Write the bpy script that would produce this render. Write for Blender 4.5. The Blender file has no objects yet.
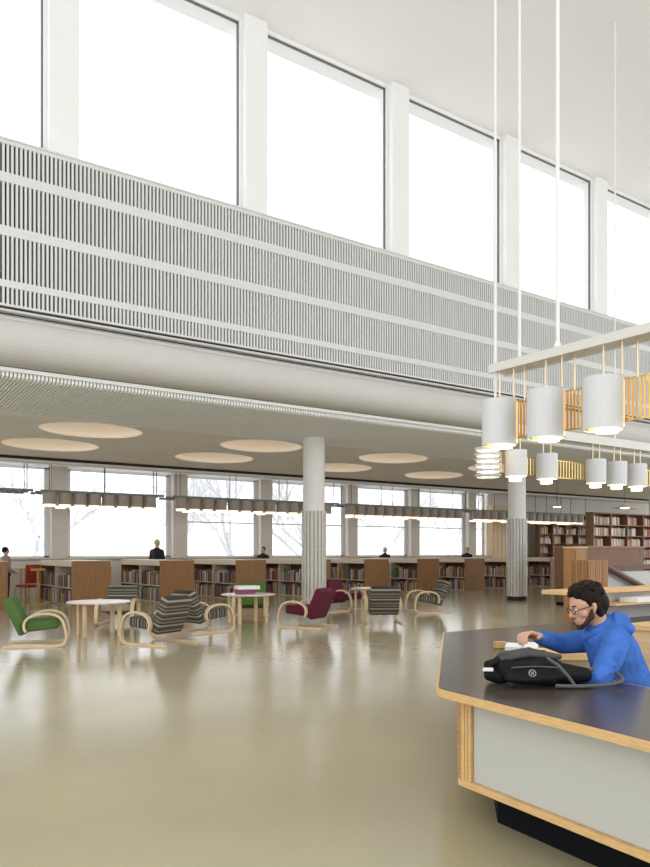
import bpy, bmesh, math, random
from mathutils import Vector, Matrix
random.seed(7)
PI = math.pi
sc = bpy.context.scene
COL = sc.collection
# ------------------------------------------------------------------ camera frame
H = 1.5; F = 760.0; CX = 325.0; HY = 552.0
YAW = math.radians(35.1)
FW = Vector((math.sin(YAW), math.cos(YAW), 0)); RT = Vector((math.cos(YAW), -math.sin(YAW), 0))
def W(px, y, d):
    """world point seen at a pixel at a depth d (used to measure the place from the photograph)"""
    return FW*d + RT*((px-CX)/F*d) + Vector((0, 0, H + (HY-y)/F*d))
def G(px, d):
    p = W(px, HY, d); return (p.x, p.y)
HEAD = lambda a: math.radians(a) - YAW

# ------------------------------------------------------------------ materials
M = {}
def mat(name, col, rough=.5, metal=0, noise=0, scale=8, stretch=(1,1,1), bump=0, emit=None, estr=0, spec=.5, coat=0, col2=None):
    m = bpy.data.materials.new(name); m.use_nodes = True; nt = m.node_tree; b = nt.nodes['Principled BSDF']
    b.inputs['Base Color'].default_value = (*col, 1); b.inputs['Roughness'].default_value = rough
    b.inputs['Metallic'].default_value = metal; b.inputs['Specular IOR Level'].default_value = spec
    b.inputs['Coat Weight'].default_value = coat
    if emit: b.inputs['Emission Color'].default_value = (*emit, 1); b.inputs['Emission Strength'].default_value = estr
    if noise or bump or col2:
        tc = nt.nodes.new('ShaderNodeTexCoord'); mp = nt.nodes.new('ShaderNodeMapping'); mp.inputs['Scale'].default_value = stretch
        nz = nt.nodes.new('ShaderNodeTexNoise'); nz.inputs['Scale'].default_value = scale; nz.inputs['Detail'].default_value = 5
        nt.links.new(tc.outputs['Object'], mp.inputs['Vector']); nt.links.new(mp.outputs['Vector'], nz.inputs['Vector'])
        cr = nt.nodes.new('ShaderNodeValToRGB'); cr.color_ramp.elements[0].position = .3; cr.color_ramp.elements[1].position = .7
        c2 = col2 or tuple(min(1, c*(1+noise)) for c in col); c1 = col if col2 else tuple(c*(1-noise) for c in col)
        cr.color_ramp.elements[0].color = (*c1, 1); cr.color_ramp.elements[1].color = (*c2, 1)
        nt.links.new(nz.outputs['Fac'], cr.inputs['Fac']); nt.links.new(cr.outputs['Color'], b.inputs['Base Color'])
        if bump:
            bp = nt.nodes.new('ShaderNodeBump'); bp.inputs['Strength'].default_value = bump; bp.inputs['Distance'].default_value = .01
            nt.links.new(nz.outputs['Fac'], bp.inputs['Height']); nt.links.new(bp.outputs['Normal'], b.inputs['Normal'])
    M[name] = m; return m
def stripes(name, axis, cols, freq, rough=.9):
    m = mat(name, cols[0], rough); nt = m.node_tree; b = nt.nodes['Principled BSDF']
    tc = nt.nodes.new('ShaderNodeTexCoord'); sp = nt.nodes.new('ShaderNodeSeparateXYZ')
    mu = nt.nodes.new('ShaderNodeMath'); mu.operation = 'MULTIPLY'; mu.inputs[1].default_value = freq
    fr = nt.nodes.new('ShaderNodeMath'); fr.operation = 'FRACT'; cr = nt.nodes.new('ShaderNodeValToRGB'); cr.color_ramp.interpolation = 'CONSTANT'
    nt.links.new(tc.outputs['Object'], sp.inputs[0]); nt.links.new(sp.outputs[axis], mu.inputs[0]); nt.links.new(mu.outputs[0], fr.inputs[0])
    nt.links.new(fr.outputs[0], cr.inputs[0]); nt.links.new(cr.outputs[0], b.inputs['Base Color'])
    n = len(cols); el = cr.color_ramp.elements
    while len(el) < n: el.new(.5)
    for i, c in enumerate(cols): el[i].position = i/n
    for i, c in enumerate(cols): el[i].color = (*c, 1)
    return m
mat('white_paint', (.80,.80,.79), .6, noise=.015, scale=2)
mat('ceiling_white', (.82,.82,.815), .85, noise=.01, scale=1)
mat('warm_plaster', (.80,.765,.72), .8, noise=.02, scale=2)
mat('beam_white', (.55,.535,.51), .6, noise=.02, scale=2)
mat('slat_white', (.64,.65,.64), .6)
mat('slat_gap_shade', (.02,.02,.021), .9)  # near-black backing paints the shade between the wall slats
mat('gap_black', (.02,.018,.016), .9)
mat('ceiling_slat', (.88,.89,.89), .6)
mat('ceiling_gap', (.14,.14,.14), .9)
mat('pier_tan', (.64,.60,.54), .7, noise=.03, scale=3)
mat('frame_grey', (.72,.73,.74), .5)
mat('gasket', (.12,.12,.12), .6)
mat('tile', (.58,.555,.51), .28, noise=.03, scale=5)
mat('column_white', (.72,.70,.67), .5, noise=.02, scale=3)
mat('teak', (.27,.125,.038), .45, noise=.16, scale=5, stretch=(3,3,.35))
mat('walnut', (.16,.075,.035), .45, noise=.2, scale=5, stretch=(3,3,.35))
mat('birch', (.66,.50,.31), .42, noise=.1, scale=6, stretch=(1,1,6))
mat('birch_pale', (.70,.60,.46), .4, noise=.08, scale=6, stretch=(1,6,6))
mat('ply_edge', (.62,.40,.17), .4, noise=.15, scale=14, stretch=(1,1,12))
mat('desk_linoleum', (.06,.046,.040), .25, noise=.3, scale=5, spec=.5)
mat('panel_white', (.47,.475,.435), .55, noise=.015, scale=1)
mat('plinth_black', (.004,.005,.007), .7, spec=.1)
mat('green_fabric', (.075,.145,.035), .95, noise=.12, scale=60, bump=.2)
mat('maroon_fabric', (.10,.006,.026), .95, noise=.15, scale=60, bump=.2)
ZC = [(.045,.04,.032),(.20,.175,.135),(.05,.043,.034),(.07,.055,.04),(.30,.27,.21),(.035,.03,.028),(.16,.145,.12)]
stripes('stripe_back', 2, ZC, 4.6); stripes('stripe_seat', 0, ZC, 5.2)
mat('table_marble', (.72,.71,.68), .2, noise=.05, scale=6)
mat('brass', (.80,.55,.20), .28, metal=1, noise=.06, scale=10)
mat('brass_painted_glow', (.85,.58,.2), .3, metal=.7, emit=(1,.68,.22), estr=.10)  # weak emission stands in for lamplight reflected by the brass
mat('brass_pale', (.72,.58,.40), .35, metal=.8)
mat('shade_white', (.62,.63,.64), .45)
mat('rail_white', (.66,.64,.60), .45)
mat('lamp_glow', (1,.9,.7), .5, emit=(1,.82,.52), estr=3.2)
mat('lamp_glow_soft', (1,.9,.75), .5, emit=(1,.86,.66), estr=.55)
mat('dome_glow', (.80,.70,.58), .7, emit=(1,.80,.60), estr=.12)
mat('steel_tube', (.75,.75,.75), .4)
mat('ladder_green', (.16,.20,.17), .5)
mat('shade_taupe', (.36,.31,.27), .5)
mat('hoodie_blue', (.05,.145,.47), .9, spec=.2, noise=.2, scale=14, bump=.25)
mat('hoodie_dark', (.018,.06,.27), .95)
mat('skin', (.56,.32,.21), .55, noise=.05, scale=10)
mat('hair_dark', (.012,.007,.005), .6, spec=.15, noise=.4, scale=40, bump=.6)
mat('beard_dark', (.07,.036,.022), .8, spec=.1, noise=.4, scale=60, bump=.5)
mat('glasses_black', (.01,.01,.01), .2)
mat('denim_dark', (.02,.024,.04), .9)
mat('coat_black', (.015,.016,.022), .9)
mat('coat_grey', (.30,.27,.25), .9)
mat('hair_blond', (.52,.40,.26), .7, noise=.2, scale=30)
mat('bag_black', (.007,.007,.008), .65, spec=.15, noise=.3, scale=30, bump=.3)
mat('bag_grey', (.05,.05,.047), .7, noise=.25, scale=40, bump=.3)
mat('webbing_grey', (.08,.083,.083), .7)
mat('badge_grey', (.22,.23,.23), .4)
mat('paper', (.78,.77,.74), .7)
mat('folder_tan', (.72,.48,.20), .6)
mat('orange_wood', (.33,.16,.05), .45, noise=.1)
mat('red_fabric', (.42,.06,.03), .9, noise=.2, scale=8)
mat('yellow_wood', (.60,.36,.08), .45, noise=.1)
mat('stair_grey', (.52,.52,.50), .7, noise=.02, scale=2)
mat('rail_brown', (.10,.04,.025), .45)
mat('dark_metal', (.03,.03,.03), .5)
mat('bounce_ground', (.85,.86,.88), .9, noise=.03, scale=1)
mat('hazed_bark', (.62,.62,.63), .95, noise=.1, scale=8)  # bark colour paled to paint in the haze and glare outdoors
mat('kraft_box', (.48,.30,.12), .7)
mat('plum_paper', (.22,.05,.13), .6)
# glass: thin pane
g = bpy.data.materials.new('window_glass'); g.use_nodes = True; nt = g.node_tree; nt.nodes.clear()
o_ = nt.nodes.new('ShaderNodeOutputMaterial'); mx = nt.nodes.new('ShaderNodeMixShader'); tr = nt.nodes.new('ShaderNodeBsdfTransparent'); gl = nt.nodes.new('ShaderNodeBsdfGlossy')
gl.inputs['Roughness'].default_value = .02; mx.inputs[0].default_value = .05; tr.inputs[0].default_value = (.98,.99,1,1)
nt.links.new(tr.outputs[0], mx.inputs[1]); nt.links.new(gl.outputs[0], mx.inputs[2]); nt.links.new(mx.outputs[0], o_.inputs[0]); M['window_glass'] = g
# floor: waxed linoleum, olive-beige, softly worn
m = mat('floor_linoleum', (.40,.36,.25), .27, spec=.6); nt = m.node_tree; b = nt.nodes['Principled BSDF']
tc = nt.nodes.new('ShaderNodeTexCoord'); n1 = nt.nodes.new('ShaderNodeTexNoise'); n1.inputs['Scale'].default_value = .45; n1.inputs['Detail'].default_value = 6
n2 = nt.nodes.new('ShaderNodeTexNoise'); n2.inputs['Scale'].default_value = 5; n2.inputs['Detail'].default_value = 4
cr = nt.nodes.new('ShaderNodeValToRGB'); cr.color_ramp.elements[0].position = .3; cr.color_ramp.elements[1].position = .7
cr.color_ramp.elements[0].color = (.385,.355,.23,1); cr.color_ramp.elements[1].color = (.49,.44,.285,1)
rr = nt.nodes.new('ShaderNodeMapRange'); rr.inputs[3].default_value = .14; rr.inputs[4].default_value = .25
nt.links.new(tc.outputs['Object'], n1.inputs['Vector']); nt.links.new(tc.outputs['Object'], n2.inputs['Vector'])
nt.links.new(n1.outputs['Fac'], cr.inputs['Fac']); nt.links.new(cr.outputs['Color'], b.inputs['Base Color']); nt.links.new(n2.outputs['Fac'], rr.inputs[0]); nt.links.new(rr.outputs[0], b.inputs['Roughness'])
b.inputs['Coat Weight'].default_value = .35; b.inputs['Coat Roughness'].default_value = .12
BOOKC = [(.30,.07,.05),(.09,.10,.16),(.38,.33,.25),(.12,.07,.05),(.55,.50,.42),(.07,.13,.10),(.35,.18,.08),(.20,.20,.21),(.22,.05,.08),(.10,.08,.07),(.62,.60,.56),(.42,.32,.10)]
BOOKN = ['red','navy blue','beige','dark brown','cream','dark green','rust brown','grey','burgundy','near-black','white','mustard']
for n, c in zip(BOOKN, BOOKC): mat('book_'+n.replace(' ','_').replace('-','_'), tuple(min(.8,q*1.15) for q in c), .7)

# ------------------------------------------------------------------ mesh helpers
class MB:
    def __init__(s): s.v = []; s.f = []; s.mi = []; s.cur = 0
    def add(s, vs, fs):
        b = len(s.v); s.v += [tuple(v) for v in vs]; s.f += [tuple(b+i for i in f) for f in fs]; s.mi += [s.cur]*len(fs)
    def box(s, x0, x1, y0, y1, z0, z1, mtx=None):
        vs = [Vector((x, y, z)) for z in (z0, z1) for y in (y0, y1) for x in (x0, x1)]
        if mtx: vs = [mtx @ v for v in vs]
        s.add(vs, [(0,2,3,1),(4,5,7,6),(0,1,5,4),(2,6,7,3),(0,4,6,2),(1,3,7,5)]); return s
    def prism(s, poly, z0, z1):
        """poly: list of (x, y) counter-clockwise"""
        n = len(poly); s.add([(x, y, z0) for x, y in poly]+[(x, y, z1) for x, y in poly],
            [tuple(range(n-1, -1, -1)), tuple(range(n, 2*n))]+[(i, (i+1) % n, n+(i+1) % n, n+i) for i in range(n)]); return s
    def strip(s, a, b, z0, z1):
        """volume between two polylines of equal length"""
        n = len(a); base = len(s.v)
        vs = []
        for z in (z0, z1):
            vs += [(x, y, z) for x, y in a]; vs += [(x, y, z) for x, y in b]
        fs = []
        for i in range(n-1):
            fs += [(i, n+i, n+i+1, i+1), (2*n+i, 2*n+i+1, 3*n+i+1, 3*n+i), (i, i+1, 2*n+i+1, 2*n+i), (n+i+1, n+i, 3*n+i, 3*n+i+1)]
        fs += [(0, 2*n, 3*n, n), (n-1, 2*n-1, 4*n-1, 3*n-1)]
        s.add(vs, fs); return s
    def profx(s, prof, x0, x1):
        """extrude a closed (y,z) profile along x"""
        n = len(prof); s.add([(x0, y, z) for y, z in prof]+[(x1, y, z) for y, z in prof],
            [tuple(range(n)), tuple(range(2*n-1, n-1, -1))]+[((i+1) % n, i, n+i, n+(i+1) % n) for i in range(n)]); return s
    def tube(s, pts, r, n=8, cap=True):
        pts = [Vector(p) for p in pts]; rs = r if isinstance(r, (list, tuple)) else [r]*len(pts)
        vs = []; fs = []; up = None
        for i, p in enumerate(pts):
            t = (pts[min(i+1, len(pts)-1)]-pts[max(i-1, 0)]).normalized()
            if up is None: up = Vector((0, 0, 1)) if abs(t.z) < .9 else Vector((1, 0, 0))
            a = t.cross(up)
            if a.length < 1e-4: a = t.cross(Vector((0, 1, 0)))
            a.normalize(); bq = a.cross(t).normalized(); up = bq
            vs += [p + (a*math.cos(2*PI*k/n)+bq*math.sin(2*PI*k/n))*rs[i] for k in range(n)]
        for i in range(len(pts)-1):
            for k in range(n): fs.append((i*n+k, i*n+(k+1) % n, (i+1)*n+(k+1) % n, (i+1)*n+k))
        if cap: fs += [tuple(range(n-1, -1, -1)), tuple((len(pts)-1)*n+k for k in range(n))]
        s.add(vs, fs); return s
    def ribbon(s, path, w, t, y):
        """bent-wood strip: path of (x,z), width w along y, thickness t"""
        vs = []; n = len(path)
        for i, (x, z) in enumerate(path):
            a = Vector(path[max(i-1, 0)]); c = Vector(path[min(i+1, n-1)]); d = (c-a).normalized(); nn = Vector((-d.y, d.x))*t/2
            for sx, yy in ((1, y-w/2), (1, y+w/2), (-1, y+w/2), (-1, y-w/2)): vs.append((x+sx*nn.x, yy, z+sx*nn.y))
        fs = [(0,1,2,3), (4*n-1,4*n-2,4*n-3,4*n-4)]
        for i in range(n-1):
            for k in range(4): fs.append((4*i+k, 4*i+4+k, 4*i+4+(k+1) % 4, 4*i+(k+1) % 4))
        s.add(vs, fs); return s
    def lathe(s, prof, cx=0, cy=0, n=24, closed=False):
        """prof: (r,z) list"""
        vs = []; k = len(prof)
        for j in range(n):
            a = 2*PI*j/n; vs += [(cx+r*math.cos(a), cy+r*math.sin(a), z) for r, z in prof]
        fs = []
        for j in range(n):
            j2 = (j+1) % n
            for i in range(k if closed else k-1):
                i2 = (i+1) % k; fs.append((j*k+i, j2*k+i, j2*k+i2, j*k+i2))
        s.add(vs, fs); return s
    def disc(s, r, z, cx=0, cy=0, n=24):
        s.add([(cx+r*math.cos(2*PI*k/n), cy+r*math.sin(2*PI*k/n), z) for k in range(n)], [tuple(range(n))]); return s
    def build(s, name, m, parent=None, smooth=False, bevel=0, seg=2, loc=None, rotz=None, **tags):
        me = bpy.data.meshes.new(name); me.from_pydata(s.v, [], s.f)
        for x in (m if isinstance(m, (list, tuple)) else [m]): me.materials.append(M[x] if isinstance(x, str) else x)
        if any(s.mi): me.polygons.foreach_set('material_index', s.mi)
        bm = bmesh.new(); bm.from_mesh(me); bmesh.ops.recalc_face_normals(bm, faces=bm.faces)
        if bevel: bmesh.ops.bevel(bm, geom=list(bm.edges), offset=bevel, segments=seg, affect='EDGES', profile=.5, clamp_overlap=True)
        bm.to_mesh(me); bm.free()
        if smooth: me.polygons.foreach_set('use_smooth', [True]*len(me.polygons))
        o = bpy.data.objects.new(name, me); COL.objects.link(o)
        if parent: o.parent = parent
        if loc: o.location = loc
        if rotz is not None: o.rotation_euler.z = rotz
        for k, v in tags.items(): o[k] = v
        if smooth:
            md = o.modifiers.new('n', 'WEIGHTED_NORMAL') if False else None
        return o
def tag(o, label, cat, group=None, kind=None):
    o['label'] = label; o['category'] = cat
    if group: o['group'] = group
    if kind: o['kind'] = kind
    return o
def thing(name, label, cat, loc=(0,0,0), rotz=0, group=None):
    o = bpy.data.objects.new(name, None); o.empty_display_size = .1; COL.objects.link(o); o.location = loc; o.rotation_euler.z = rotz
    return tag(o, label, cat, group)
def struct(mb, name, m, **k):
    o = mb.build(name, m, **k); o['kind'] = 'structure'; return o
def dup(root, loc, rotz=None, label=None, group=None, parent=None):
    c = root.copy(); COL.objects.link(c); c.location = loc
    if rotz is not None: c.rotation_euler.z = rotz
    if label: c['label'] = label
    if group: c['group'] = group
    kids = [(k, c) for k in root.children]
    while kids:
        k, par = kids.pop(); q = k.copy(); COL.objects.link(q); q.parent = par
        kids += [(j, q) for j in k.children]
    return c
def blob(name, shapes, m, parent, voxel=.008, smooth=6, **tags):
    """one continuous surface grown from overlapping ellipsoids ('e',centre,radii,rot) and tapered limbs ('c',p0,r0,p1,r1)"""
    bm = bmesh.new()
    for sh in shapes:
        if sh[0] == 'e':
            mt = Matrix.Translation(Vector(sh[1])) @ (Matrix.Rotation(sh[3], 4, 'Y') if len(sh) > 3 else Matrix()) @ Matrix.Diagonal((*sh[2], 1))
            bmesh.ops.create_uvsphere(bm, u_segments=20, v_segments=14, radius=1, matrix=mt)
        else:
            _, p0, r0, p1, r1 = sh; p0 = Vector(p0); p1 = Vector(p1); L = (p1-p0).length
            q = (p1-p0).to_track_quat('Z', 'Y').to_matrix().to_4x4()
            bmesh.ops.create_cone(bm, cap_ends=True, segments=16, radius1=r0, radius2=r1, depth=L, matrix=Matrix.Translation((p0+p1)/2) @ q)
            for p, r in ((p0, r0), (p1, r1)): bmesh.ops.create_uvsphere(bm, u_segments=14, v_segments=10, radius=r*1.0, matrix=Matrix.Translation(p))
    me = bpy.data.meshes.new(name); bm.to_mesh(me); bm.free()
    o = bpy.data.objects.new(name, me); COL.objects.link(o)
    r = o.modifiers.new('r', 'REMESH'); r.mode = 'VOXEL'; r.voxel_size = voxel
    if smooth: s_ = o.modifiers.new('s', 'SMOOTH'); s_.factor = .5; s_.iterations = smooth
    dg = bpy.context.evaluated_depsgraph_get(); me2 = bpy.data.meshes.new_from_object(o.evaluated_get(dg)); o.modifiers.clear(); o.data = me2
    me2.name = name; me2.materials.clear(); me2.materials.append(M[m]); me2.polygons.foreach_set('use_smooth', [True]*len(me2.polygons))
    if parent: o.parent = parent
    for k, v in tags.items(): o[k] = v
    return o

# ================================================================== THE ROOM
XL, XR, YB, YW = -9.0, 44.0, -7.0, 25.6
mb = MB(); mb.box(XL, XR, YB, YW+.4, -.2, 0); struct(mb, 'floor', 'floor_linoleum')
mb = MB(); mb.box(-30, 80, YW+.6, 120, -1.2, -1.0); struct(mb, 'trim_1', 'bounce_ground')['label'] = 'unseen white ground outside the windows, added for bounce light'  # unseen ground, kept white to bounce sky light indoors
# high ceiling
mb = MB(); mb.box(XL, XR, YB, 14.4, 12.5, 12.7); struct(mb, 'ceiling', 'ceiling_white')
# ---- clerestory wall: slatted face, piers, glazing
YC = 13.6
ZB = [(8.50,8.40),(7.92,7.755),(7.015,6.85),(6.10,5.98),(5.70,5.66)]
mb = MB(); mb.box(XL, XR, YC+.07, YC+.35, 5.55, 8.44); struct(mb, 'wall_front', 'slat_gap_shade')
mb = MB()
for z1, z0 in ZB: mb.box(XL, XR, YC, YC+.075, z0, z1)
x = -1.0
while x < 40:
    for i in range(4): mb.box(x, x+.038, YC+.008, YC+.07, ZB[i+1][0]-.005, ZB[i][1]+.005)
    x += .0725
mb.box(XL, XR, YC-.02, YC+.45, 8.47, 8.50)
struct(mb, 'trim_2', 'slat_white')['label'] = 'white slatted screen below the high windows'
PC = [3.94+3.9*k for k in range(-2, 10)]
for i, c in enumerate(PC):
    mb = MB(); mb.box(c-.25, c+.27, YC+.01, YC+.45, 8.475, 12.5); mb.box(c-.31, c-.25, YC+.15, YC+.45, 8.475, 12.5)
    struct(mb, 'wall_pier', 'white_paint').name = 'trim_%d' % (20+i)
for i in range(len(PC)-1):
    a, c = PC[i]+.27, PC[i+1]-.31; zt = 12.40
    w = mb = MB(); y = YC+.20
    for q in ((a, a+.012, 8.475, zt), (c-.025, c, 8.475, zt), (a, c, zt-.025, zt)): mb.box(q[0], q[1], y, y+.05, q[2], q[3])
    wi = struct(mb, 'window_%d' % (i+1), 'gasket')
    mb = MB(); mb.box(a+.03, c-.03, y+.02, y+.03, 8.475, zt-.03); mb.build('window_pane', 'window_glass', wi)
mb = MB(); mb.box(XL, XR, YC+.17, YC+.5, 12.40, 12.51); struct(mb, 'trim_3', 'white_paint')
# ---- rounded beam below the slatted screen
def arc(cy, cz, ry, rz, a0, a1, n=10): return [(cy+ry*math.cos(math.radians(a0+(a1-a0)*i/n)), cz+rz*math.sin(math.radians(a0+(a1-a0)*i/n))) for i in range(n+1)]
prof = [(14.3,5.6),(13.56,5.6),(13.56,5.56),(13.72,5.55),(13.72,5.50),(13.62,5.49),(13.62,5.45)] + arc(13.66, 5.06, .38, .38, 100, 262, 16) + [(14.3,4.68)]
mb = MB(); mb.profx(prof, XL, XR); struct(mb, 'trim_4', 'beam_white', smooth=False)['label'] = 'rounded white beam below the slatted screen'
# ---- lower ceiling (profile in Y,z)
def zc(y): return 4.50-(y-13.85)*.055
CEIL = [(13.8,4.66),(13.8,4.63),(15.3,zc(15.3)+.04)]
YE = 21.4
ROWA = [5.67,10.2,14.75,19.3]; ROWB = [5.34,9.9,14.3,18.4]
DOMES = [(x, 17.42) for x in ROWA]+[(x, 19.55) for x in ROWB]
RD = 1.2
# slatted zone backing
mb = MB(); mb.profx([(13.79,4.9),(13.79,4.64),(13.90,4.60),(13.92,zc(13.9)+.06),(16.6,zc(16.6)+.06),(16.6,4.9)], XL, XR); struct(mb, 'ceiling_slat_backing', 'ceiling_gap').name = 'trim_5'
mb = MB(); mb.box(XL, XR, 13.76, 13.85, 4.60, 4.665)
x = -1.0
while x < 38:
    pts = [(13.93,4.62),(13.84,4.60),(13.85,4.53),(13.90,4.50),(13.98,zc(13.98)),(16.6,zc(16.6)),(16.6,zc(16.6)+.061),(13.93,zc(13.93)+.061)]
    mb.profx(pts, x, x+.043); x += .066
struct(mb, 'ceiling_slats', 'ceiling_slat').name = 'trim_6'
# smooth zone with round holes for the light domes
mb = MB(); st = .1
nx = int((38-(-2))/st); ny = int(round((YE-15.5)/st)); idx = {}
def hole(x, y, r=RD-.02): return any((x-a)**2+((y-b)/.66)**2 < r*r for a, b in DOMES)
vs = []; fs = []
for j in range(ny+1):
    for i in range(nx+1):
        idx[i, j] = len(vs); x = -2+i*st; y = 15.5+j*st; vs.append((x, y, zc(y) + (.0 if y > 16.58 else .09)))
for j in range(ny):
    for i in range(nx):
        if not hole(-2+(i+.5)*st, 15.5+(j+.5)*st, RD+.02): fs.append((idx[i, j], idx[i+1, j], idx[i+1, j+1], idx[i, j+1]))
mb.add(vs, fs); struct(mb, 'trim_7', 'warm_plaster', smooth=True)['label'] = 'smooth lower ceiling over the reading area'
DN = ['leftmost','second','third','fourth']
first = None
for k, (dx, dy) in enumerate(DOMES):
    row = 'front row by the slatted ceiling' if k < 4 else 'rear row by the windows'
    lab = 'shallow warm-lit round ceiling dome, %s of the %s' % (DN[k % 4], row)
    z = zc(dy)
    if not first:
        first = thing('ceiling_light', lab, 'ceiling light', (dx, dy, z), 0, 'round dome lights in the lower ceiling')
        mb = MB(); mb.lathe([(RD-.03,.02),(RD+.10,.075),(RD+.10,.06),(RD+.06,-.004),(RD-.03,-.004)], n=48, closed=True); mb.build('rim', 'warm_plaster', first, smooth=True)
        mb = MB(); mb.lathe([(RD-.03,.015)]+[(RD*math.cos(a)-.03*math.cos(a), .015+.30*math.sin(a)) for a in [PI/2*i/9 for i in range(1, 9)]]+[(.02,.315)], n=48); mb.build('dome', 'dome_glow', first, smooth=True)
        f0 = first
    else: f0 = dup(first, (dx, dy, z), None, lab)
    f0.rotation_euler.x = -.07; f0.scale = (1,.66,1)
# roof over lower ceiling, edge trim
mb = MB(); mb.box(XL, XR, 13.95, YW+.6, 5.0, 5.3); struct(mb, 'ceiling_deck', 'warm_plaster').name = 'trim_8'
mb = MB(); mb.box(XL, XR, YE+.0, YE+.10, zc(YE)-.07, 5.0); struct(mb, 'trim_9', 'gap_black')  # black strip stands in for the shadow along the ceiling edge
mb = MB(); mb.profx([(YE+.10,zc(YE)-.13),(YE+.22,zc(YE)-.15),(YE+.30,zc(YE)-.15),(YE+.30,4.98),(YE+.10,4.98)], XL, XR); struct(mb, 'trim_10', 'warm_plaster')
mb = MB(); mb.profx([(YE+.3,4.36),(YW,4.30),(YW,4.8),(YE+.3,4.8)], XL, XR); struct(mb, 'ceiling_by_windows', 'ceiling_white').name = 'trim_11'
# ---- window wall
SILL = 1.32; WT = 4.26
XE = 27.6
mb = MB(); mb.box(XL, XR, YW, YW+.35, 0, SILL); struct(mb, 'wall_back', 'white_paint')
mb = MB(); mb.box(XL, XE, YW-.32, YW+.02, SILL-.05, SILL); struct(mb, 'trim_12', 'pier_tan')['label'] = 'long window sill shelf'
mb = MB(); mb.box(XE, 45, YW-.05, YW+.35, SILL, 4.32); struct(mb, 'wall_right', 'warm_plaster')
mb = MB(); mb.box(XE-.1, 29.2, YW-.45, YW-.06, 0, 3.75)
for k in range(5): mb.box(XE-.05+k*.28, XE+.19+k*.28, YW-.47, YW-.45, .1, 3.6)
struct(mb, 'trim_13', 'birch')['label'] = 'pale wood panelled wall at the right end of the windows'
PX = [58,178,264,350,412.5,469]
PX = [-4.3,-.6,3.3,7.22,11.48,15.1,19.3,22.8,26.4]
for i, c in enumerate(PX):
    mb = MB(); mb.box(c-.26, c+.26, YW-.18, YW+.3, SILL, 4.32); struct(mb, 'pier', 'pier_tan').name = 'trim_%d' % (40+i)
for i in range(len(PX)):
    a = PX[i]+.26; c = PX[i+1]-.26 if i+1 < len(PX) else XE-.1
    if c-a < .4: continue
    y = YW+.08; mb = MB()
    for q in ((a, a+.16, SILL, WT), (c-.16, c, SILL, WT), (a, c, WT-.05, 4.32), (a, c, SILL, SILL+.05)): mb.box(q[0], q[1], y, y+.07, q[2], q[3])
    if i >= 4: mb.box(a+.16, c-.16, y+.01, y+.05, 2.58, 2.63)
    wi = struct(mb, 'window_%d' % (21+i), 'frame_grey')
    mb = MB(); mb.box(a+.16, c-.16, y+.03, y+.04, SILL+.05, WT-.05); mb.build('window_pane', 'window_glass', wi)
# ---- columns
for k, cx in enumerate((10.9, 18.58, 26.3)):
    cy = 16.0; mb = MB()
    mb.lathe([(.275,2.54),(.275,zc(cy)+.04)], cx, cy, 40)
    c = struct(mb, 'column', 'column_white', smooth=True); c.name = 'column' if k == 0 else 'column.%03d' % k
    c['label'] = ['round tiled column between the two round tables and maroon armchairs','round tiled column left of the wooden cabinets','round tiled column at the right edge'][k]
    mb = MB(); prof = []
    n = 20
    for j in range(n):
        a0 = 2*PI*j/n; 
        for s_, rr in ((.0,.272),(.24,.272),(.30,.318),(.92,.318)): prof.append((cx+rr*math.cos(a0+2*PI/n*s_), cy+rr*math.sin(a0+2*PI/n*s_)))
    for q in range(5):
        z0 = .12+q*.484; mb.prism(prof, z0+.006, z0+.480)
    mb.build('tile_cladding', 'tile', c)
    mb = MB(); mb.lathe([(.0,.121),(.268,.121),(.268,2.54),(0,2.54)], cx, cy, 32); mb.build('core', 'warm_plaster', c)
    mb = MB(); mb.lathe([(.29,0),(.29,.12)], cx, cy, 32); mb.build('base', 'gap_black', c)

# ================================================================== BOOKCASES AND BOOKS
CW, CY0, CY1, CH = 1.08, 20.9, 24.1, 1.26
def make_case(label):
    t = thing('low_bookcase', label, 'bookcase', (0,0,0), 0, 'low bookcases standing in a row at right angles to the windows')
    for y in (0, 3.165): MB().box(0, CW, y, y+.035, .0, CH-.012).build('end_panel', 'teak', t)
    MB().box(-.005, CW+.005, -.005, 3.205, CH-.012, CH).build('top', 'birch_pale', t)
    MB().box(.0, .03, .035, 3.165, CH-.165, CH-.012).build('fascia', 'birch_pale', t)
    MB().box(.50, .53, .035, 3.165, .04, CH-.012).build('back_board', 'walnut', t)
    MB().box(.0, .5, 1.585, 1.615, .04, CH-.165).build('divider', 'birch_pale', t)
    for z in (.04, .52): MB().box(.0, .5, .035, 3.165, z-.03, z).build('shelf', 'birch_pale', t)
    MB().box(.53, CW-.0, .035, 3.165, .04, CH-.012).build('carcass', 'teak', t)
    return t
ORD = ['far-left','second','third','fourth','fifth','sixth','seventh','eighth','ninth']
CX0 = [3.62, 6.26, 8.81, 11.31, 13.85, 16.38, 18.85, 21.3, 23.85, 26.4]
CN = ['low teak bookcase cut off by the left edge of the photo','low teak bookcase behind the left round table','low teak bookcase right of the standing man in a black coat, behind the striped armchairs',
 'low teak bookcase directly behind the green armchair at the middle table','low teak bookcase half hidden by the left tiled column','low teak bookcase just right of the maroon armchairs',
 'low teak bookcase behind the rightmost striped armchair','low teak bookcase right of the rightmost striped armchair','low teak bookcase whose end is behind the middle tiled column','low teak bookcase right of the middle tiled column']
case0 = make_case(CN[0]); case0.location = (CX0[0]-.09, CY0, 0)
for x, l in zip(CX0[1:], CN[1:]): dup(case0, (x, CY0, 0), None, l)
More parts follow.
